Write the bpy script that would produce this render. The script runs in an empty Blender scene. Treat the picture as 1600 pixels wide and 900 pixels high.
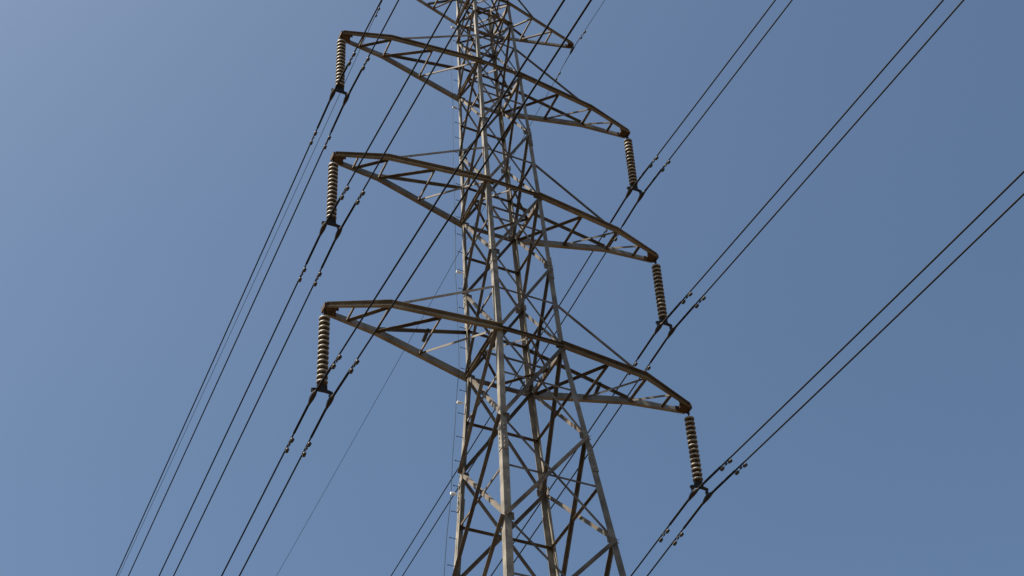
import bpy, math, random
from mathutils import Vector, Matrix
random.seed(7)
C = bpy.context.scene.collection
sc = bpy.context.scene
GZ = 26.1                      # ground lies this far below the lowest crossarm (arm level = local z 0)

# ------------------------------------------------------------------ camera
AZ, EL, RO = 0.50679, 0.81031, -0.09485
fw = Vector((math.sin(AZ)*math.cos(EL), math.cos(AZ)*math.cos(EL), math.sin(EL)))
rt = Vector((math.cos(AZ), -math.sin(AZ), 0.0))
up = rt.cross(fw)
c, s = math.cos(RO), math.sin(RO)
r2 = rt*c + up*s
u2 = up*c - rt*s
cam_data = bpy.data.cameras.new('camera')
cam = bpy.data.objects.new('camera', cam_data); C.objects.link(cam)
cam.matrix_world = Matrix(((r2.x, u2.x, -fw.x, -12.44476), (r2.y, u2.y, -fw.y, -22.62218),
                           (r2.z, u2.z, -fw.z, -24.47163+GZ), (0, 0, 0, 1)))
cam_data.sensor_width = 36.0
cam_data.lens = 2226.915/1600*36.0
cam_data.clip_start = 0.1
cam_data.clip_end = 20000
sc.camera = cam

# ------------------------------------------------------------------ light
SUN_EL = math.radians(60)
SUN_AZ = math.radians(-86)          # clockwise from +Y (the far direction of the line)
sdir = Vector((math.sin(SUN_AZ)*math.cos(SUN_EL), math.cos(SUN_AZ)*math.cos(SUN_EL), math.sin(SUN_EL)))
sl = bpy.data.lights.new('sun', 'SUN'); sun = bpy.data.objects.new('sun', sl); C.objects.link(sun)
sun.rotation_euler = sdir.to_track_quat('Z', 'Y').to_euler()
sun.location = (-40, 0, 80)
sl.energy = 5.0; sl.angle = math.radians(0.53); sl.color = (1.0, 0.90, 0.76)

w = bpy.data.worlds.new('World'); sc.world = w; w.use_nodes = True
nt = w.node_tree; nt.nodes.clear()
out = nt.nodes.new('ShaderNodeOutputWorld'); bg = nt.nodes.new('ShaderNodeBackground')
sky = nt.nodes.new('ShaderNodeTexSky'); sky.sky_type = 'NISHITA'; sky.sun_disc = False
sky.sun_elevation = SUN_EL; sky.sun_rotation = SUN_AZ
sky.altitude = 0; sky.air_density = 1.0; sky.dust_density = 2.6; sky.ozone_density = 2.0
bg.inputs[1].default_value = 0.0522
wbn = nt.nodes.new('ShaderNodeMix'); wbn.data_type = 'RGBA'; wbn.blend_type = 'MULTIPLY'   # camera white balance of the sky light
wbn.inputs[0].default_value = 1.0; wbn.inputs[7].default_value = (0.905, 1.005, 1.005, 1)
nt.links.new(sky.outputs[0], wbn.inputs[6]); nt.links.new(wbn.outputs[2], bg.inputs[0]); nt.links.new(bg.outputs[0], out.inputs[0])
sc.view_settings.view_transform = 'Standard'; sc.view_settings.look = 'None'
sc.view_settings.gamma = 1.0; sc.view_settings.exposure = 1.25
sc.view_settings.use_curve_mapping = False

# ------------------------------------------------------------------ materials
def mat(name, col, rough=0.6, metal=0.0, col2=None, scale=3.0, detail=6.0, bump=0.0, spec=0.5, lo=0.35, hi=0.65, stain=0.0):
    m = bpy.data.materials.new(name); m.use_nodes = True
    n = m.node_tree.nodes; l = m.node_tree.links
    b = n['Principled BSDF']
    b.inputs['Roughness'].default_value = rough; b.inputs['Metallic'].default_value = metal
    b.inputs['Specular IOR Level'].default_value = spec
    b.inputs['Base Color'].default_value = (*col, 1)
    if col2:
        g = n.new('ShaderNodeNewGeometry')
        t = n.new('ShaderNodeTexNoise'); t.inputs['Scale'].default_value = scale; t.inputs['Detail'].default_value = detail
        l.new(g.outputs['Position'], t.inputs['Vector'])
        r = n.new('ShaderNodeValToRGB')
        r.color_ramp.elements[0].position = lo; r.color_ramp.elements[0].color = (*col, 1)
        r.color_ramp.elements[1].position = hi; r.color_ramp.elements[1].color = (*col2, 1)
        l.new(t.outputs['Fac'], r.inputs[0])
        last = r.outputs[0]
        if stain:                       # rust spots and long dirt streaks of their own shape
            mp = n.new('ShaderNodeMapping'); mp.inputs['Scale'].default_value = (9, 9, 1.3); l.new(g.outputs['Position'], mp.inputs[0])
            t3 = n.new('ShaderNodeTexNoise'); t3.inputs['Scale'].default_value = 1.6; t3.inputs['Detail'].default_value = 8; t3.inputs['Roughness'].default_value = 0.7
            l.new(mp.outputs[0], t3.inputs['Vector'])
            r3 = n.new('ShaderNodeValToRGB'); r3.color_ramp.elements[0].position = 0.53; r3.color_ramp.elements[0].color = (0, 0, 0, 1)
            r3.color_ramp.elements[1].position = 0.70; r3.color_ramp.elements[1].color = (stain, stain, stain, 1)
            l.new(t3.outputs['Fac'], r3.inputs[0])
            mx = n.new('ShaderNodeMix'); mx.data_type = 'RGBA'; l.new(r3.outputs[0], mx.inputs[0]); l.new(last, mx.inputs[6])
            mx.inputs[7].default_value = (0.075, 0.045, 0.028, 1); last = mx.outputs[2]
            oi = n.new('ShaderNodeObjectInfo'); mr = n.new('ShaderNodeMapRange'); l.new(oi.outputs['Random'], mr.inputs['Value'])
            mr.inputs['To Min'].default_value = 0.80; mr.inputs['To Max'].default_value = 1.22      # every bar weathered a little differently
            hs = n.new('ShaderNodeHueSaturation'); l.new(mr.outputs[0], hs.inputs['Value']); l.new(last, hs.inputs['Color']); last = hs.outputs[0]
        l.new(last, b.inputs['Base Color'])
        if bump:
            t2 = n.new('ShaderNodeTexNoise'); t2.inputs['Scale'].default_value = scale*6
            l.new(g.outputs['Position'], t2.inputs['Vector'])
            bp = n.new('ShaderNodeBump'); bp.inputs['Strength'].default_value = bump; bp.inputs['Distance'].default_value = 0.01
            l.new(t2.outputs['Fac'], bp.inputs['Height']); l.new(bp.outputs[0], b.inputs['Normal'])
    return m
M_STEEL = mat('galvanised_steel', (0.25, 0.228, 0.187), 0.6, 0.0, (0.125, 0.113, 0.092), 2.6, bump=0.2, spec=0.35, stain=0.6)
M_CHORD = mat('weathered_channel_steel', (0.20, 0.185, 0.158), 0.62, 0.0, (0.12, 0.106, 0.086), 2.0, bump=0.2, spec=0.35, stain=0.7)
M_BRACE = mat('weathered_brace_steel', (0.15, 0.130, 0.105), 0.7, 0.0, (0.07, 0.055, 0.041), 1.7, bump=0.2, spec=0.3, stain=0.7)
M_RUST = mat('rusty_plate', (0.085, 0.052, 0.034), 0.85, 0.0, (0.045, 0.028, 0.018), 7.0, spec=0.2)
M_COND = mat('aged_aluminium_wire', (0.010, 0.011, 0.014), 0.7, 0.0, spec=0.12)
M_DARK = mat('dark_cast_fitting', (0.020, 0.015, 0.013), 0.6, 0.0, (0.012, 0.009, 0.008), 9.0, spec=0.3)
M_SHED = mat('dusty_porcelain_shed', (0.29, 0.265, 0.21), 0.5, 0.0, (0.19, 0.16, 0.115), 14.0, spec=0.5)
M_UNDER = mat('brown_shaded_underside', (0.05, 0.032, 0.02), 0.3, 0.0, spec=0.5)  # shade in the disc recesses painted in as dark brown
M_CAP = mat('rusty_insulator_cap', (0.07, 0.042, 0.026), 0.7, 0.2, spec=0.3)
M_WHITE = mat('white_plastic', (0.82, 0.82, 0.80), 0.3)
M_BLACK = mat('black_plastic', (0.015, 0.014, 0.014), 0.5)
M_WEIGHT = mat('zinc_damper_weight', (0.032, 0.028, 0.024), 0.6, 0.0, (0.016, 0.014, 0.012), 20.0)
M_GROUND = mat('dry_dirt', (0.085, 0.058, 0.034), 0.95, 0.0, (0.052, 0.039, 0.022), 0.15, bump=0.4, spec=0.1)
M_CONC = mat('concrete', (0.38, 0.36, 0.33), 0.9, 0.0, (0.30, 0.28, 0.25), 3.0, spec=0.2)

# ------------------------------------------------------------------ mesh helpers
class MB:
    def __init__(s): s.v = []; s.f = []; s.m = []
    def add(s, vs, fs, mi=0):
        o = len(s.v); s.v += [tuple(q) for q in vs]; s.f += [tuple(i+o for i in f) for f in fs]; s.m += [mi]*len(fs)
    def build(s, name, mats, parent=None, smooth=False, matrix=None):
        me = bpy.data.meshes.new(name); me.from_pydata(s.v, [], s.f)
        if not isinstance(mats, (list, tuple)): mats = [mats]
        for m in mats: me.materials.append(m)
        for p, i in zip(me.polygons, s.m): p.material_index = i; p.use_smooth = smooth
        me.update()
        o = bpy.data.objects.new(name, me); C.objects.link(o)
        if parent: o.parent = parent
        if matrix: o.matrix_local = matrix
        return o
def prism(mb, prof, a, b, uax, vax, mi=0):
    """extrude the closed profile (u, v pairs) from a to b"""
    a = Vector(a); b = Vector(b); n = len(prof)
    vs = [a+uax*x+vax*y for x, y in prof]+[b+uax*x+vax*y for x, y in prof]
    fs = [(i, (i+1) % n, n+(i+1) % n, n+i) for i in range(n)]
    fs += [tuple(range(n))[::-1], tuple(range(n, 2*n))]
    # orient outward
    if (uax.cross(vax)).dot(b-a) < 0: fs = [f[::-1] for f in fs]
    mb.add(vs, fs, mi)
def frame(a, b, out):
    d = (Vector(b)-Vector(a)).normalized(); v = Vector(out); v = (v-d*v.dot(d)).normalized(); u = d.cross(v)
    return d, u, v
def Lprof(w, t): return [(0, 0), (w, 0), (w, t), (t, t), (t, w), (0, w)]
def angle(mb, a, b, u, v, w, t=None, mi=0):
    """L section with its heel on the line a-b and flanges along u and v"""
    t = t or max(0.007, w*0.09)
    d = (Vector(b)-Vector(a)).normalized()
    u = Vector(u); u = (u-d*u.dot(d)).normalized()
    v = Vector(v); v = (v-d*v.dot(d)); v = (v-u*v.dot(u)).normalized()
    prism(mb, Lprof(w, t), a, b, u, v, mi)
def box(mb, cen, sx, sy, sz, ax=None, mi=0):
    ax = ax or (Vector((1, 0, 0)), Vector((0, 1, 0)), Vector((0, 0, 1)))
    cen = Vector(cen)
    vs = [cen+ax[0]*(i*sx/2)+ax[1]*(j*sy/2)+ax[2]*(k*sz/2) for i in (-1, 1) for j in (-1, 1) for k in (-1, 1)]
    mb.add(vs, [(0, 1, 3, 2), (4, 6, 7, 5), (0, 4, 5, 1), (2, 3, 7, 6), (0, 2, 6, 4), (1, 5, 7, 3)], mi)
def tube(mb, pts, r, n=8, mi=0):
    pts = [Vector(p) for p in pts]; rr = r if isinstance(r, (list, tuple)) else [r]*len(pts)
    vs = []; N = len(pts)
    for i, p in enumerate(pts):
        d = (pts[min(i+1, N-1)]-pts[max(i-1, 0)]).normalized()
        ref = Vector((1, 0, 0)) if abs(d.x) < .8 else Vector((0, 0, 1))
        u = (ref-d*ref.dot(d)).normalized(); v = d.cross(u)
        vs += [p+(u*math.cos(2*math.pi*k/n)+v*math.sin(2*math.pi*k/n))*rr[i] for k in range(n)]
    fs = [(i*n+k, i*n+(k+1) % n, (i+1)*n+(k+1) % n, (i+1)*n+k) for i in range(N-1) for k in range(n)]
    fs += [tuple(range(n))[::-1], tuple(range((N-1)*n, N*n))]
    mb.add(vs, fs, mi)
def lathe(mb, prof, n=24, mi=0, z0=0.0):
    """prof: (r, z) pairs round the local z axis; consecutive pairs make the skin"""
    vs = [(r*math.cos(2*math.pi*k/n), r*math.sin(2*math.pi*k/n), z+z0) for r, z in prof for k in range(n)]
    mis = mi
    fs = [(i*n+k, i*n+(k+1) % n, (i+1)*n+(k+1) % n, (i+1)*n+k) for i in range(len(prof)-1) for k in range(n)]
    mb.add(vs, fs, mis)
def empty(name, loc=(0, 0, 0)):
    o = bpy.data.objects.new(name, None); o.location = loc; o.empty_display_size = 0.2; C.objects.link(o); return o
def tag(o, label, cat, group=None, kind=None):
    if label: o['label'] = label
    if cat: o['category'] = cat
    if group: o['group'] = group
    if kind: o['kind'] = kind
    return o
def copy_tree(o, parent=None):
    n = o.copy(); C.objects.link(n)
    if parent: n.parent = parent
    for ch in list(o.children): copy_tree(ch, n)
    return n

# ------------------------------------------------------------------ ground
g = MB(); R = 6000; N = 48
g.add([(0, 0, 0)]+[(r*math.cos(2*math.pi*k/N), r*math.sin(2*math.pi*k/N), 0) for r in (60, 600, R) for k in range(N)],
      [(0, 1+k, 1+(k+1) % N) for k in range(N)] +
      [(1+j*N+k, 1+(j+1)*N+k, 1+(j+1)*N+(k+1) % N, 1+j*N+(k+1) % N) for j in range(2) for k in range(N)])
tag(g.build('ground', M_GROUND), None, None, kind='structure')

# ------------------------------------------------------------------ pylon (coordinates: arm level = z 0, ground = z -26.1)
Z2, Z3, Z4 = 5.82648, 11.71551, 15.86772
TOPZ = 17.35
WZ = [(-26.1, 2.714), (-7, 1.38033), (0, 0.89139), (Z2, 0.81022), (Z3, 0.70774), (Z4, 0.63213), (TOPZ, 0.605)]
def W(z):
    for (a, wa), (b, wb) in zip(WZ, WZ[1:]):
        if z <= b: return wa+(wb-wa)*(z-a)/(b-a)
    return WZ[-1][1]
SG = {'A': (-1, 1), 'B': (-1, -1), 'C': (1, 1), 'D': (1, -1)}
def LP(k, z, off=0.0):
    q = W(z)+off; return Vector((SG[k][0]*q, SG[k][1]*q*1.0247, z))
pylon = empty('lattice_pylon', (0, 0, GZ))
tag(pylon, 'tall grey steel lattice pylon with three pairs of crossarms carrying the power lines', 'pylon')

# legs: angle sections, heel at the outer corner, with splice plates
def legw(z): return 0.20 if z < -9.3 else 0.165 if z < -3.7 else 0.142 if z < 2.9 else 0.122 if z < 8.6 else 0.105
for k in 'ABCD':
    mb = MB(); zz = [-26.1, -19, -9.3, -3.7, 0, 2.9, Z2, 8.6, Z3, Z4, TOPZ]
    sx, sy = SG[k]
    for a, b in zip(zz, zz[1:]):
        wd = legw((a+b)/2)
        angle(mb, LP(k, a, .02), LP(k, b, .02), (-sx, 0, 0), (0, -sy, 0), wd)
    for zs in (-9.3, -3.7, 2.9, 8.6):        # splices: an outer cover angle with bolt heads
        wd = legw(zs-.5)*0.94
        a, b = LP(k, zs-.42, .034), LP(k, zs+.42, .034)
        angle(mb, a, b, (-sx, 0, 0), (0, -sy, 0), wd, 0.012)
        for i in range(6):
            q = a.lerp(b, (i+.5)/6)
            box(mb, q+Vector((-sx*wd*.55, sy*.008, 0)), .028, .02, .028)
            box(mb, q+Vector((sx*.008, -sy*wd*.55, 0)), .02, .028, .028)
    leg = mb.build('leg', M_STEEL, pylon)
    if k == 'A': legA = leg

OUT = {'W': Vector((-1, 0, 0)), 'N': Vector((0, -1, 0)), 'E': Vector((1, 0, 0)), 'F': Vector((0, 1, 0))}
# seen from outside: (left leg, right leg)
FACE = {'W': ('A', 'B'), 'N': ('B', 'D'), 'E': ('D', 'C'), 'F': ('C', 'A')}
def brace(name, a, b, out, wd, outer, mtl=M_BRACE, ins=0.0, low=True):
    """one angle bar lying in a face. outer: its standing flange points away from the pylon, else inwards"""
    a = Vector(a)+out*ins; b = Vector(b)+out*ins
    mb = MB(); d = (b-a).normalized(); t = max(0.006, wd*0.09)
    side = out.cross(d)
    if side.z > 0: side = -side            # pointing down within the face
    if outer: angle(mb, a+side*wd*.5+out*.022, b+side*wd*.5+out*.022, -side, out, wd, t)
    else:     angle(mb, a-side*wd*.5-out*.004, b-side*wd*.5-out*.004, side, -out, wd, t)
    return mb.build(name, mtl, pylon)
zs = [-9.14, -6.08, -3.04, 0, 2.92, Z2, 8.77, Z3, 14.67, Z4, TOPZ]
low = [-26.1, -20.4, -15.8, -12.2, -9.14]
for f in 'WNEF':
    l, r = FACE[f]; o = OUT[f]
    for i, (a, b) in enumerate(zip(zs, zs[1:])):
        wd = 0.094 if b <= 0 else 0.080 if b < 9 else 0.068
        if b-a < 1.8: wd = .05
        brace('diagonal_brace', LP(r, b), LP(l, a), o, wd*(.62 if f == 'F' else 1), True)
        brace('diagonal_brace', LP(l, b), LP(r, a), o, wd*(.68 if f == 'N' else .92), False)
        if b-a > 1.8:
            zm = (a+b)/2
            if b in (2.92, 8.77, 14.67): zm = a+1.557
            brace('horizontal_brace', LP(l, zm), LP(r, zm), o, .055, False, ins=-.012)
    for a, b in zip(low, low[1:]):
        brace('lower_brace', LP(r, b), LP(l, a), o, .10, True)
        brace('lower_brace', LP(l, b), LP(r, a), o, .095, False)
        brace('lower_horizontal', LP(l, (a+b)/2), LP(r, (a+b)/2), o, .06, False, ins=-.012)
    for z in zs[:-2]:
        for k, other in ((l, r), (r, l)):
            mb = MB(); p = LP(k, z); d = (LP(other, z)-p).normalized()
            ax = (d, o, Vector((0, 0, 1)))
            box(mb, p+d*.135+o*.008, .15, .009, .20, ax)
            for du in (.10, .16):
                for dz in (-.055, 0, .055): box(mb, p+d*du+o*.018+Vector((0, 0, dz)), .024, .014, .024, ax)
            mb.build('gusset_plate', M_BRACE, pylon)

# horizontal diaphragms (diamond with a middle bar) at the arm levels
UPV = Vector((0, 0, 1)); DN = -UPV
def bar(name, a, b, wd, v=DN, mtl=M_BRACE, parent=pylon, shift=(0, 0, 0)):
    a = Vector(a)+Vector(shift); b = Vector(b)+Vector(shift)
    d = (b-a).normalized(); v = (Vector(v)-d*Vector(v).dot(d)).normalized(); u = d.cross(v)
    mb = MB(); angle(mb, a-u*wd/2, b-u*wd/2, u, v, wd); return mb.build(name, mtl, parent)
for z in (0, Z2, Z3, 14.67, Z4):
    q = W(z); md = {'W': (-q, 0, z), 'N': (0, -q, z), 'E': (q, 0, z), 'F': (0, q, z)}
    for i, (a, b) in enumerate((('W', 'N'), ('N', 'E'), ('E', 'F'), ('F', 'W'))):
        bar('diaphragm_brace', md[a], md[b], .055, shift=(0, 0, .03))
    bar('diaphragm_brace', md['W'], md['E'], .07, shift=(0, 0, .06))
    if z == 14.67:
        for f in 'NF': brace('horizontal_brace', LP(FACE[f][0], z), LP(FACE[f][1], z), OUT[f], .07, True)
        for f in 'WE': brace('horizontal_brace', LP(FACE[f][0], z), LP(FACE[f][1], z), OUT[f], .06, True)

# channel sections for the crossarm chords
def channel(mb, a, b, out, h, fl, t=.010, a_dir=None):
    """channel with its web on the line a-b (vertical) and both flanges pointing outwards"""
    a = Vector(a); b = Vector(b); d = (b-a).normalized()
    o = Vector(out); o = (o-d*o.dot(d)).normalized(); v = d.cross(o)
    if v.z < 0: v = -v
    prof = [(0, -h/2), (fl, -h/2), (fl, -h/2+t), (t, -h/2+t), (t, h/2-t), (fl, h/2-t), (fl, h/2), (0, h/2)]
    prism(mb, prof, a, b, o, v)
def channel_path(mb, pts, sy, h, fl, t=.010):
    """channel bent at its inner points: mitred sections joined into one skin"""
    prof = [(0, -h/2), (fl, -h/2), (fl, -h/2+t), (t, -h/2+t), (t, h/2-t), (fl, h/2-t), (fl, h/2), (0, h/2)]
    n = len(prof); vs = []
    for i, p in enumerate(pts):
        d = (pts[min(i+1, len(pts)-1)]-pts[max(i-1, 0)]).normalized()
        o = Vector((0, sy, 0)); o = (o-d*o.dot(d)).normalized(); v = d.cross(o)
        if v.z < 0: v = -v
        q = .74 if i == len(pts)-1 else 1.0
        vs += [p+o*x*q+v*y*q for x, y in prof]
    fs = [(i*n+k, i*n+(k+1) % n, (i+1)*n+(k+1) % n, (i+1)*n+k) for i in range(len(pts)-1) for k in range(n)]
    fs += [tuple(range(n))[::-1], tuple(range((len(pts)-1)*n, len(pts)*n))]
    mb.add(vs, fs)
ARM = {1: dict(z=0.0, L=5.00007, kx=3.52013, ky=.45791), 2: dict(z=Z2, L=4.93792, kx=3.50981, ky=.36567*.0+.345),
       3: dict(z=Z3, L=4.84343, kx=3.38704, ky=.32)}
KZ, TZ, UP = 0.262, 0.0416, 1.5566
def body_struts(parent, z, s):
    """heavy strut between the two legs on the arm's side"""
    a, b = (LP('B', z), LP('A', z)) if s < 0 else (LP('D', z), LP('C', z))
    mb = MB(); channel(mb, a, b, (s, 0, 0), .15, .07); o = mb.build('root_strut', M_BRACE, parent); return o
for lv, q in ARM.items():
    z = q['z']; h, fl = (.188, .102) if lv == 1 else (.178, .096) if lv == 2 else (.168, .09)
    for s in (-1, 1):
        arm = empty('crossarm'); arm.parent = pylon
        near, far = ('B', 'A') if s < 0 else ('D', 'C')
        tip = Vector((s*q['L'], 0, z+TZ))
        nodes = {}
        for nm, k, sy in (('near', near, -1), ('far', far, 1)):
            root = LP(k, z) + Vector((0, sy*.03, 0)); kn = Vector((s*q['kx'], sy*q['ky'], z+KZ))
            te = tip+Vector((-s*.02, sy*.085, 0))
            mb = MB(); channel_path(mb, [root-Vector((s*.10, 0, 0)), kn, te], sy, h, fl)
            mb.build('chord', M_CHORD, arm)
            nodes[nm] = dict(root=root, s3=root.lerp(kn, .53), kn=kn, s1=kn.lerp(te, .57), te=te)
            # tie rod from the leg down to the kink
            top = LP(k, z+UP)
            mb = MB(); e = kn+Vector((-s*.02, 0, .05))
            d = (e-top).normalized(); angle(mb, top+Vector((0, sy*.01, 0)), e, (0, 0, -1), (0, -sy, 0), .072)
            mb.build('tie_bar', M_BRACE, arm)
        n, f = nodes['near'], nodes['far']
        def lace(a, b, lit, wd=.06):
            """lacing angle under the chords; its hanging flange faces the left (lit) or the right side"""
            d = b-a
            if ((d.cross(DN)).x > 0) != lit: a, b = b, a
            bar('lacing_bar', a, b, wd, DN, M_BRACE, arm, (0, 0, -.03))
        for st in ('s3', 'kn', 's1'): lace(n[st], f[st], s < 0)
        if s < 0: seq = [(f['s1'], n['kn'], False), (f['kn'], n['s3'], False), (f['s3'], n['root'], True)]
        else:     seq = [(n['s1'], f['kn'], True), (n['kn'], f['s3'], True), (n['s3'], f['root'], False)]
        for a, b, lit in seq: lace(a, b, lit, .065)
        # rusty tip: two end plates, a cross plate and the hanger bracket
        mb = MB()
        for sy in (-1, 1): box(mb, tip+Vector((-s*.13, sy*.10, 0)), .36, .012, h*.95)
        box(mb, tip+Vector((s*.045, 0, 0)), .012, .25, h*.85)
        box(mb, tip+Vector((-s*.11, 0, -h*.35)), .30, .20, .012)
        box(mb, tip+Vector((-s*.20, 0, .02)), .012, .19, h)
        for sx_ in (-.24, -.14, -.04):
            for sy in (-1, 1):
                for dz in (-.05, .05): box(mb, tip+Vector((s*sx_, sy*.113, dz)), .03, .016, .03)
        mb.build('tip_plate', M_RUST, arm)
        body_struts(arm, z, s)
    for k1, k2, sy in (('B', 'D', -1), ('A', 'C', 1)):           # the chord's run through the body
        mb = MB(); a, b = LP(k1, z), LP(k2, z)
        channel(mb, a+Vector((0, sy*.03, 0)), b+Vector((0, sy*.03, 0)), (0, sy, 0), .11, .06)
        mb.build('body_chord', M_BRACE, pylon)

# earth wire arms
EL_ = 3.28823; zt = Z4
for s in (-1, 1):
    arm = empty('earth_wire_arm'); arm.parent = pylon
    near, far = ('B', 'A') if s < 0 else ('D', 'C')
    tip = Vector((s*EL_, 0, zt+TZ)); nodes = {}
    for nm, k, sy in (('near', near, -1), ('far', far, 1)):
        root = LP(k, zt)+Vector((0, sy*.03, 0)); te = tip+Vector((-s*.02, sy*.05, 0))
        mb = MB(); channel(mb, root-Vector((s*.06, 0, 0)), te, (0, sy, 0), .11, .06); mb.build('chord', M_CHORD, arm)
        nodes[nm] = [root, root.lerp(te, .36), root.lerp(te, .68)]
        mb = MB(); angle(mb, LP(k, TOPZ-.05), root.lerp(te, .45)+Vector((0, 0, .04)), (0, 0, -1), (0, -sy, 0), .06); mb.build('tie_bar', M_BRACE, arm)
    n, f = nodes['near'], nodes['far']
    for i in (1, 2): bar('lacing_bar', n[i], f[i], .05, UPV, M_BRACE, arm, (0, 0, -.02))
    a, b = (f, n) if s < 0 else (n, f)
    bar('lacing_bar', a[2], b[1], .05, UPV, M_BRACE, arm, (0, 0, -.02)); bar('lacing_bar', a[1], b[0], .05, UPV, M_BRACE, arm, (0, 0, -.02))
    mb = MB()
    for sy in (-1, 1): box(mb, tip+Vector((-s*.08, sy*.07, 0)), .24, .012, .14)
    box(mb, tip+Vector((s*.04, 0, 0)), .012, .17, .13); box(mb, tip+Vector((-s*.06, 0, -.06)), .2, .13, .012)
    mb.build('tip_plate', M_RUST, arm)
    body_struts(arm, zt, s)
for k1, k2, sy in (('B', 'D', -1), ('A', 'C', 1)):
    mb = MB(); channel(mb, LP(k1, zt)+Vector((0, sy*.03, 0)), LP(k2, zt)+Vector((0, sy*.03, 0)), (0, sy, 0), .10, .055)
    mb.build('body_chord', M_BRACE, pylon)
for f in 'WNEF': brace('horizontal_brace', LP(FACE[f][0], TOPZ), LP(FACE[f][1], TOPZ), OUT[f], .07, True)

# step bolts on the far left leg
z = -25.2
while z < 15.6:
    mb = MB(); p = LP('A', z)+Vector((-.02, -.05, 0))
    tube(mb, [p, p+Vector((-.165, 0, 0))], .008, 6); tube(mb, [p+Vector((-.165, 0, 0)), p+Vector((-.18, 0, 0))], .017, 6)
    mb.build('step_bolt', M_DARK, pylon)
    z += .725
# concrete footings
for k in 'ABCD':
    mb = MB(); p = LP(k, -26.1)
    box(mb, p+Vector((0, 0, .2)), .9, .9, .5); mb.build('concrete_footing', M_CONC, pylon)

def G(v): return Vector(v)+Vector((0, 0, GZ))
# ------------------------------------------------------------------ down-lead cable beside the leg
cab = empty('down_lead_cable', G(LP('A', -26.1)))
mb = MB(); base = LP('A', -26.1)
pts = []
z = -26.1
while z <= 15.8:
    wob = .012*math.sin(z*1.3)+.008*math.sin(z*2.9)
    pts.append(LP('A', z)+Vector((-.25+wob-(.05 if -4.2 < z < -1.5 else 0)*0, -.03, 0))-base); z += .45
tube(mb, pts, .0065, 6); mb.build('wire', M_COND, cab)
for zc in (15.45, 11.09, 3.73, -.93, -3.67, -8.6, -13.5, -18.5, -23.0):
    mb = MB(); p = LP('A', zc)-base
    tube(mb, [p+Vector((-.03, -.03, 0)), p+Vector((-.11, -.03, 0)), p+Vector((-.13, -.03, 0)), p+Vector((-.24, -.03, 0))], [.012, .012, .034, .034], 10)
    mb.build('white_clamp', M_WHITE, cab)
tag(cab, 'thin cable with white clamps running down beside the far left leg of the pylon', 'cable')

# two small dark cylinders hanging from the ties of the lowest arms
for s in (-1, 1):
    k = 'A' if s < 0 else 'C'
    top = LP(k, UP); e = Vector((s*3.5, .458, KZ+.05)); q = top.lerp(e, .45 if s < 0 else .72)
    cyl = empty('marker_cylinder', G(q))
    mb = MB(); tube(mb, [(0, .02, -.03), (0, .27, -.13)], .052, 12); mb.build('housing', M_BLACK, cyl)
    mb = MB(); tube(mb, [(0, -.03, .02), (0, .05, -.045)], .014, 8); box(mb, (0, -.02, 0), .06, .09, .05); mb.build('bracket', M_DARK, cyl)
    tag(cyl, 'small black cylinder hanging under the tie bar of the lowest %s crossarm' % ('left' if s < 0 else 'right'), 'cylinder',
        'dark cylinders under the lowest crossarms')

# ------------------------------------------------------------------ insulator strings
INS, SX, SY = 2.26491, 0.1282, 0.36612
DROP = 0.23745; HB = 0.20779
POS = {1: 'lowest', 2: 'middle', 3: 'upper'}; SIDE = {-1: 'left', 1: 'right'}
tilt = Vector((SX, SY, -INS)); LEN = tilt.length
def make_string():
    root = empty('insulator_string')
    mb = MB()                                        # hanger: shackle and ball link
    tube(mb, [(0, 0, .02), (0, 0, -.26)], .016, 8); box(mb, (0, 0, -.03), .03, .09, .09); box(mb, (0, 0, -.15), .07, .025, .06)
    mb.build('hanger', M_DARK, root)
    n = 14; z0 = -.250; pitch = .1375
    shed = MB()
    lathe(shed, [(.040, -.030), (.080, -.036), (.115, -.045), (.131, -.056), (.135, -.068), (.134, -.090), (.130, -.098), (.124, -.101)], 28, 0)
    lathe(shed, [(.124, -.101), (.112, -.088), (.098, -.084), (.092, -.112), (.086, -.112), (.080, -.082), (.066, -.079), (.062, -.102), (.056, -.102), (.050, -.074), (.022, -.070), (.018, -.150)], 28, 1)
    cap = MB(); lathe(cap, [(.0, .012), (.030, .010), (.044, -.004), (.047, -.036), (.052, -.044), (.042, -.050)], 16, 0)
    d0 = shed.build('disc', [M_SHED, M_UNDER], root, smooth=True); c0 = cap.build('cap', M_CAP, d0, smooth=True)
    d0.location = (0, 0, z0)
    for i in range(1, n):
        d = d0.copy(); C.objects.link(d); d.parent = root; d.location = (0, 0, z0-i*pitch)
        cc = c0.copy(); C.objects.link(cc); cc.parent = d
    zb = z0-n*pitch
    mb = MB()                                        # yoke: block, link and bar
    tube(mb, [(0, 0, zb+.02), (0, 0, zb-.04)], .022, 8)
    y0 = zb-.02
    prof = [(-.12, .02), (.12, .02), (.125, -.10), (HB+.05, -.135), (HB+.05, -.19), (.10, -.165), (-.10, -.165), (-HB-.05, -.19), (-HB-.05, -.135), (-.125, -.10)]
    prism(mb, [(x, y0+z_) for x, z_ in prof], (0, -.03, 0), (0, .03, 0), Vector((1, 0, 0)), Vector((0, 0, 1)))
    mb.build('yoke_plate', M_DARK, root)
    return root
proto = make_string()
strings = {}
first = True
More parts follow.
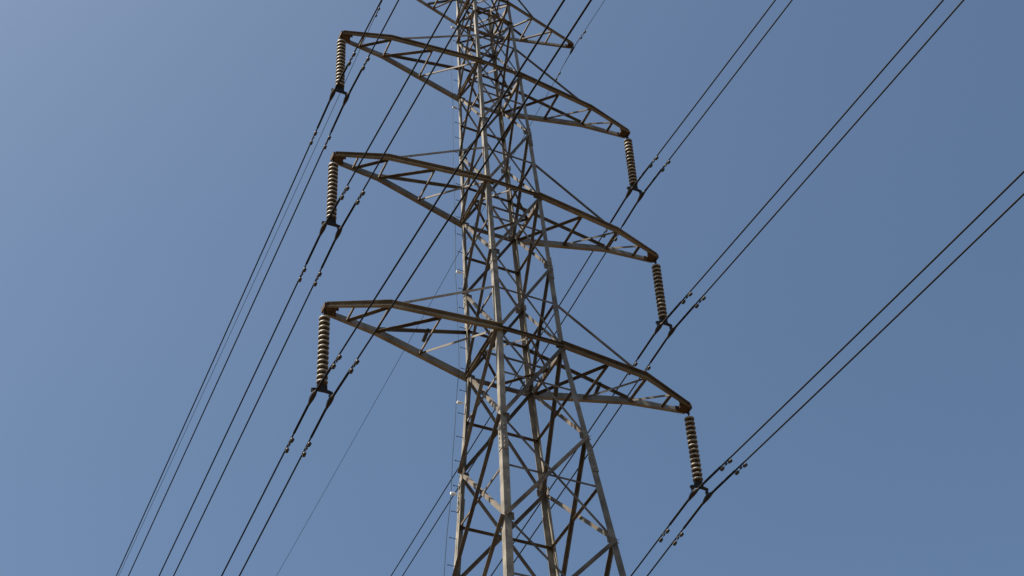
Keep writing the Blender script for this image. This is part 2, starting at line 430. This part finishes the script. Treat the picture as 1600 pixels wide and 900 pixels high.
for lv in (1, 2, 3):
    for s in (-1, 1):
        o = proto if first else copy_tree(proto); first = False
        o.location = G((s*ARM[lv]['L'], 0, ARM[lv]['z']+TZ))
        zax = -tilt.normalized(); xax = Vector((1, 0, 0)); xax = (xax-zax*xax.dot(zax)).normalized(); yax = zax.cross(xax)
        o.rotation_euler = Matrix((xax, yax, zax)).transposed().to_euler()
        tag(o, 'long string of pale ribbed insulator discs hanging from the tip of the %s %s crossarm' % (POS[lv], SIDE[s]),
            'insulator', 'insulator strings under the crossarm tips')

# ------------------------------------------------------------------ conductors
TXN, TXF = 0.02225, -0.00899
SN = {1: .08992, 2: .08962, 3: .08179, 4: .08277}; SF = {1: .08736, 2: .08406, 3: .07817, 4: .06268}
CN, CF = .00042, .00036
def cpt(att, lv, y):
    Y = abs(y)
    if y < 0: return Vector((att.x+TXN*Y, att.y-Y, att.z-SN[lv]*Y+CN*Y*Y))
    return Vector((att.x+TXF*Y, att.y+Y, att.z-SF[lv]*Y+CF*Y*Y))
YS = [-(i/60)**1.8*205 for i in range(60, 0, -1)]+[0]+[(i/60)**1.8*225 for i in range(1, 61)]
def smooth_cpt(att, lv, y):
    p = cpt(att, lv, y)
    r = .35
    if abs(y) < r: p.z -= .02*(1-abs(y)/r)
    return p
def damper_proto():
    root = empty('vibration_damper')
    mb = MB(); box(mb, (0, 0, -.035), .035, .05, .10); tube(mb, [(-.03, 0, -.05), (.03, 0, -.05)], .012, 6); mb.build('clamp', M_WEIGHT, root)
    mb = MB(); tube(mb, [(0, -.20, -.095), (0, -.07, -.083), (0, 0, -.080), (0, .07, -.083), (0, .20, -.095)], .007, 6); mb.build('messenger_wire', M_COND, root)
    for sy in (-1, 1):
        mb = MB(); tube(mb, [(0, sy*.11, -.087), (0, sy*.125, -.09), (0, sy*.215, -.096), (0, sy*.235, -.097)], [.024, .041, .045, .030], 12)
        mb.build('weight', M_WEIGHT, root, smooth=False)
    return root
dp = None
def clamp_part(root, earth=False):
    mb = MB(); k = .7 if earth else 1
    tube(mb, [(0, -.26*k, -.045), (0, -.16*k, -.02), (0, -.06*k, -.005), (0, .06*k, -.005), (0, .16*k, -.02), (0, .26*k, -.045)],
         [.024*k, .045*k, .062*k, .062*k, .045*k, .024*k], 10)
    box(mb, (0, 0, .09*k), .045, .08, .17*k); tube(mb, [(-.045, 0, .14*k), (.045, 0, .14*k)], .017, 6)
    mb.build('suspension_clamp', M_DARK, root)
for lv in (1, 2, 3, 4):
    for s in (-1, 1):
        for ab in ((-1, 1) if lv < 4 else (0,)):
            if lv < 4:
                att = Vector((s*ARM[lv]['L']+SX+ab*HB, SY, ARM[lv]['z']-INS-DROP))
                name = 'power_line'
                lab = 'thick dark power line, %s wire of the pair under the %s %s crossarm' % ('left' if ab < 0 else 'right', POS[lv], SIDE[s])
                cat, grp, rad = 'power line', 'paired power lines slung under the crossarms', .0205
            else:
                att = Vector((s*EL_, 0, Z4-.21965)); name = 'earth_wire'
                lab = 'thin earth wire held at the tip of the topmost %s crossarm' % SIDE[s]
                cat, grp, rad = 'wire', 'thin earth wires at the pylon top', .0088
            root = empty(name, G(att)); tag(root, lab, cat, grp)
            mb = MB(); tube(mb, [smooth_cpt(att, lv, y)-att for y in YS], rad, 8); mb.build('wire', M_COND, root, smooth=True)
            rl = 1.25 if lv < 4 else .55                         # armour rods
            mb = MB(); ys = [-rl, -rl*.97, -.3, 0, .3, rl*.97, rl]
            tube(mb, [smooth_cpt(att, lv, y)-att for y in ys], [rad*1.1]+[rad*1.5]*5+[rad*1.1], 10); mb.build('armour_rods', M_COND, root, smooth=True)
            clamp_part(root, lv == 4)
            if lv == 4:
                mb = MB(); box(mb, (0, 0, .15), .03, .05, .14); mb.build('hanger_link', M_DARK, root)
            for y in ((-1.47, 1.55) if lv < 4 else (-.74, 1.08)):
                if dp is None: dp = damper_proto(); d = dp
                else: d = copy_tree(dp)
                p = smooth_cpt(att, lv, y); p2 = smooth_cpt(att, lv, y+.05)
                d.location = G(p); dd = (p2-p).normalized()
                d.rotation_euler = (math.asin(dd.z), random.uniform(-.12, .12), -math.atan2(dd.x, dd.y))
                if lv == 4: d.scale = (.75, .75, .75)
                where = 'above' if y < 0 else 'below'
                if lv < 4: lab = 'small twin-weight damper clipped on the %s wire %s its clamp, %s %s crossarm' % ('left' if ab < 0 else 'right', where, POS[lv], SIDE[s])
                else: lab = 'tiny damper clipped on the thin earth wire just %s the topmost %s crossarm tip' % (where, SIDE[s])
                tag(d, lab, 'damper', 'vibration dampers on the wires')
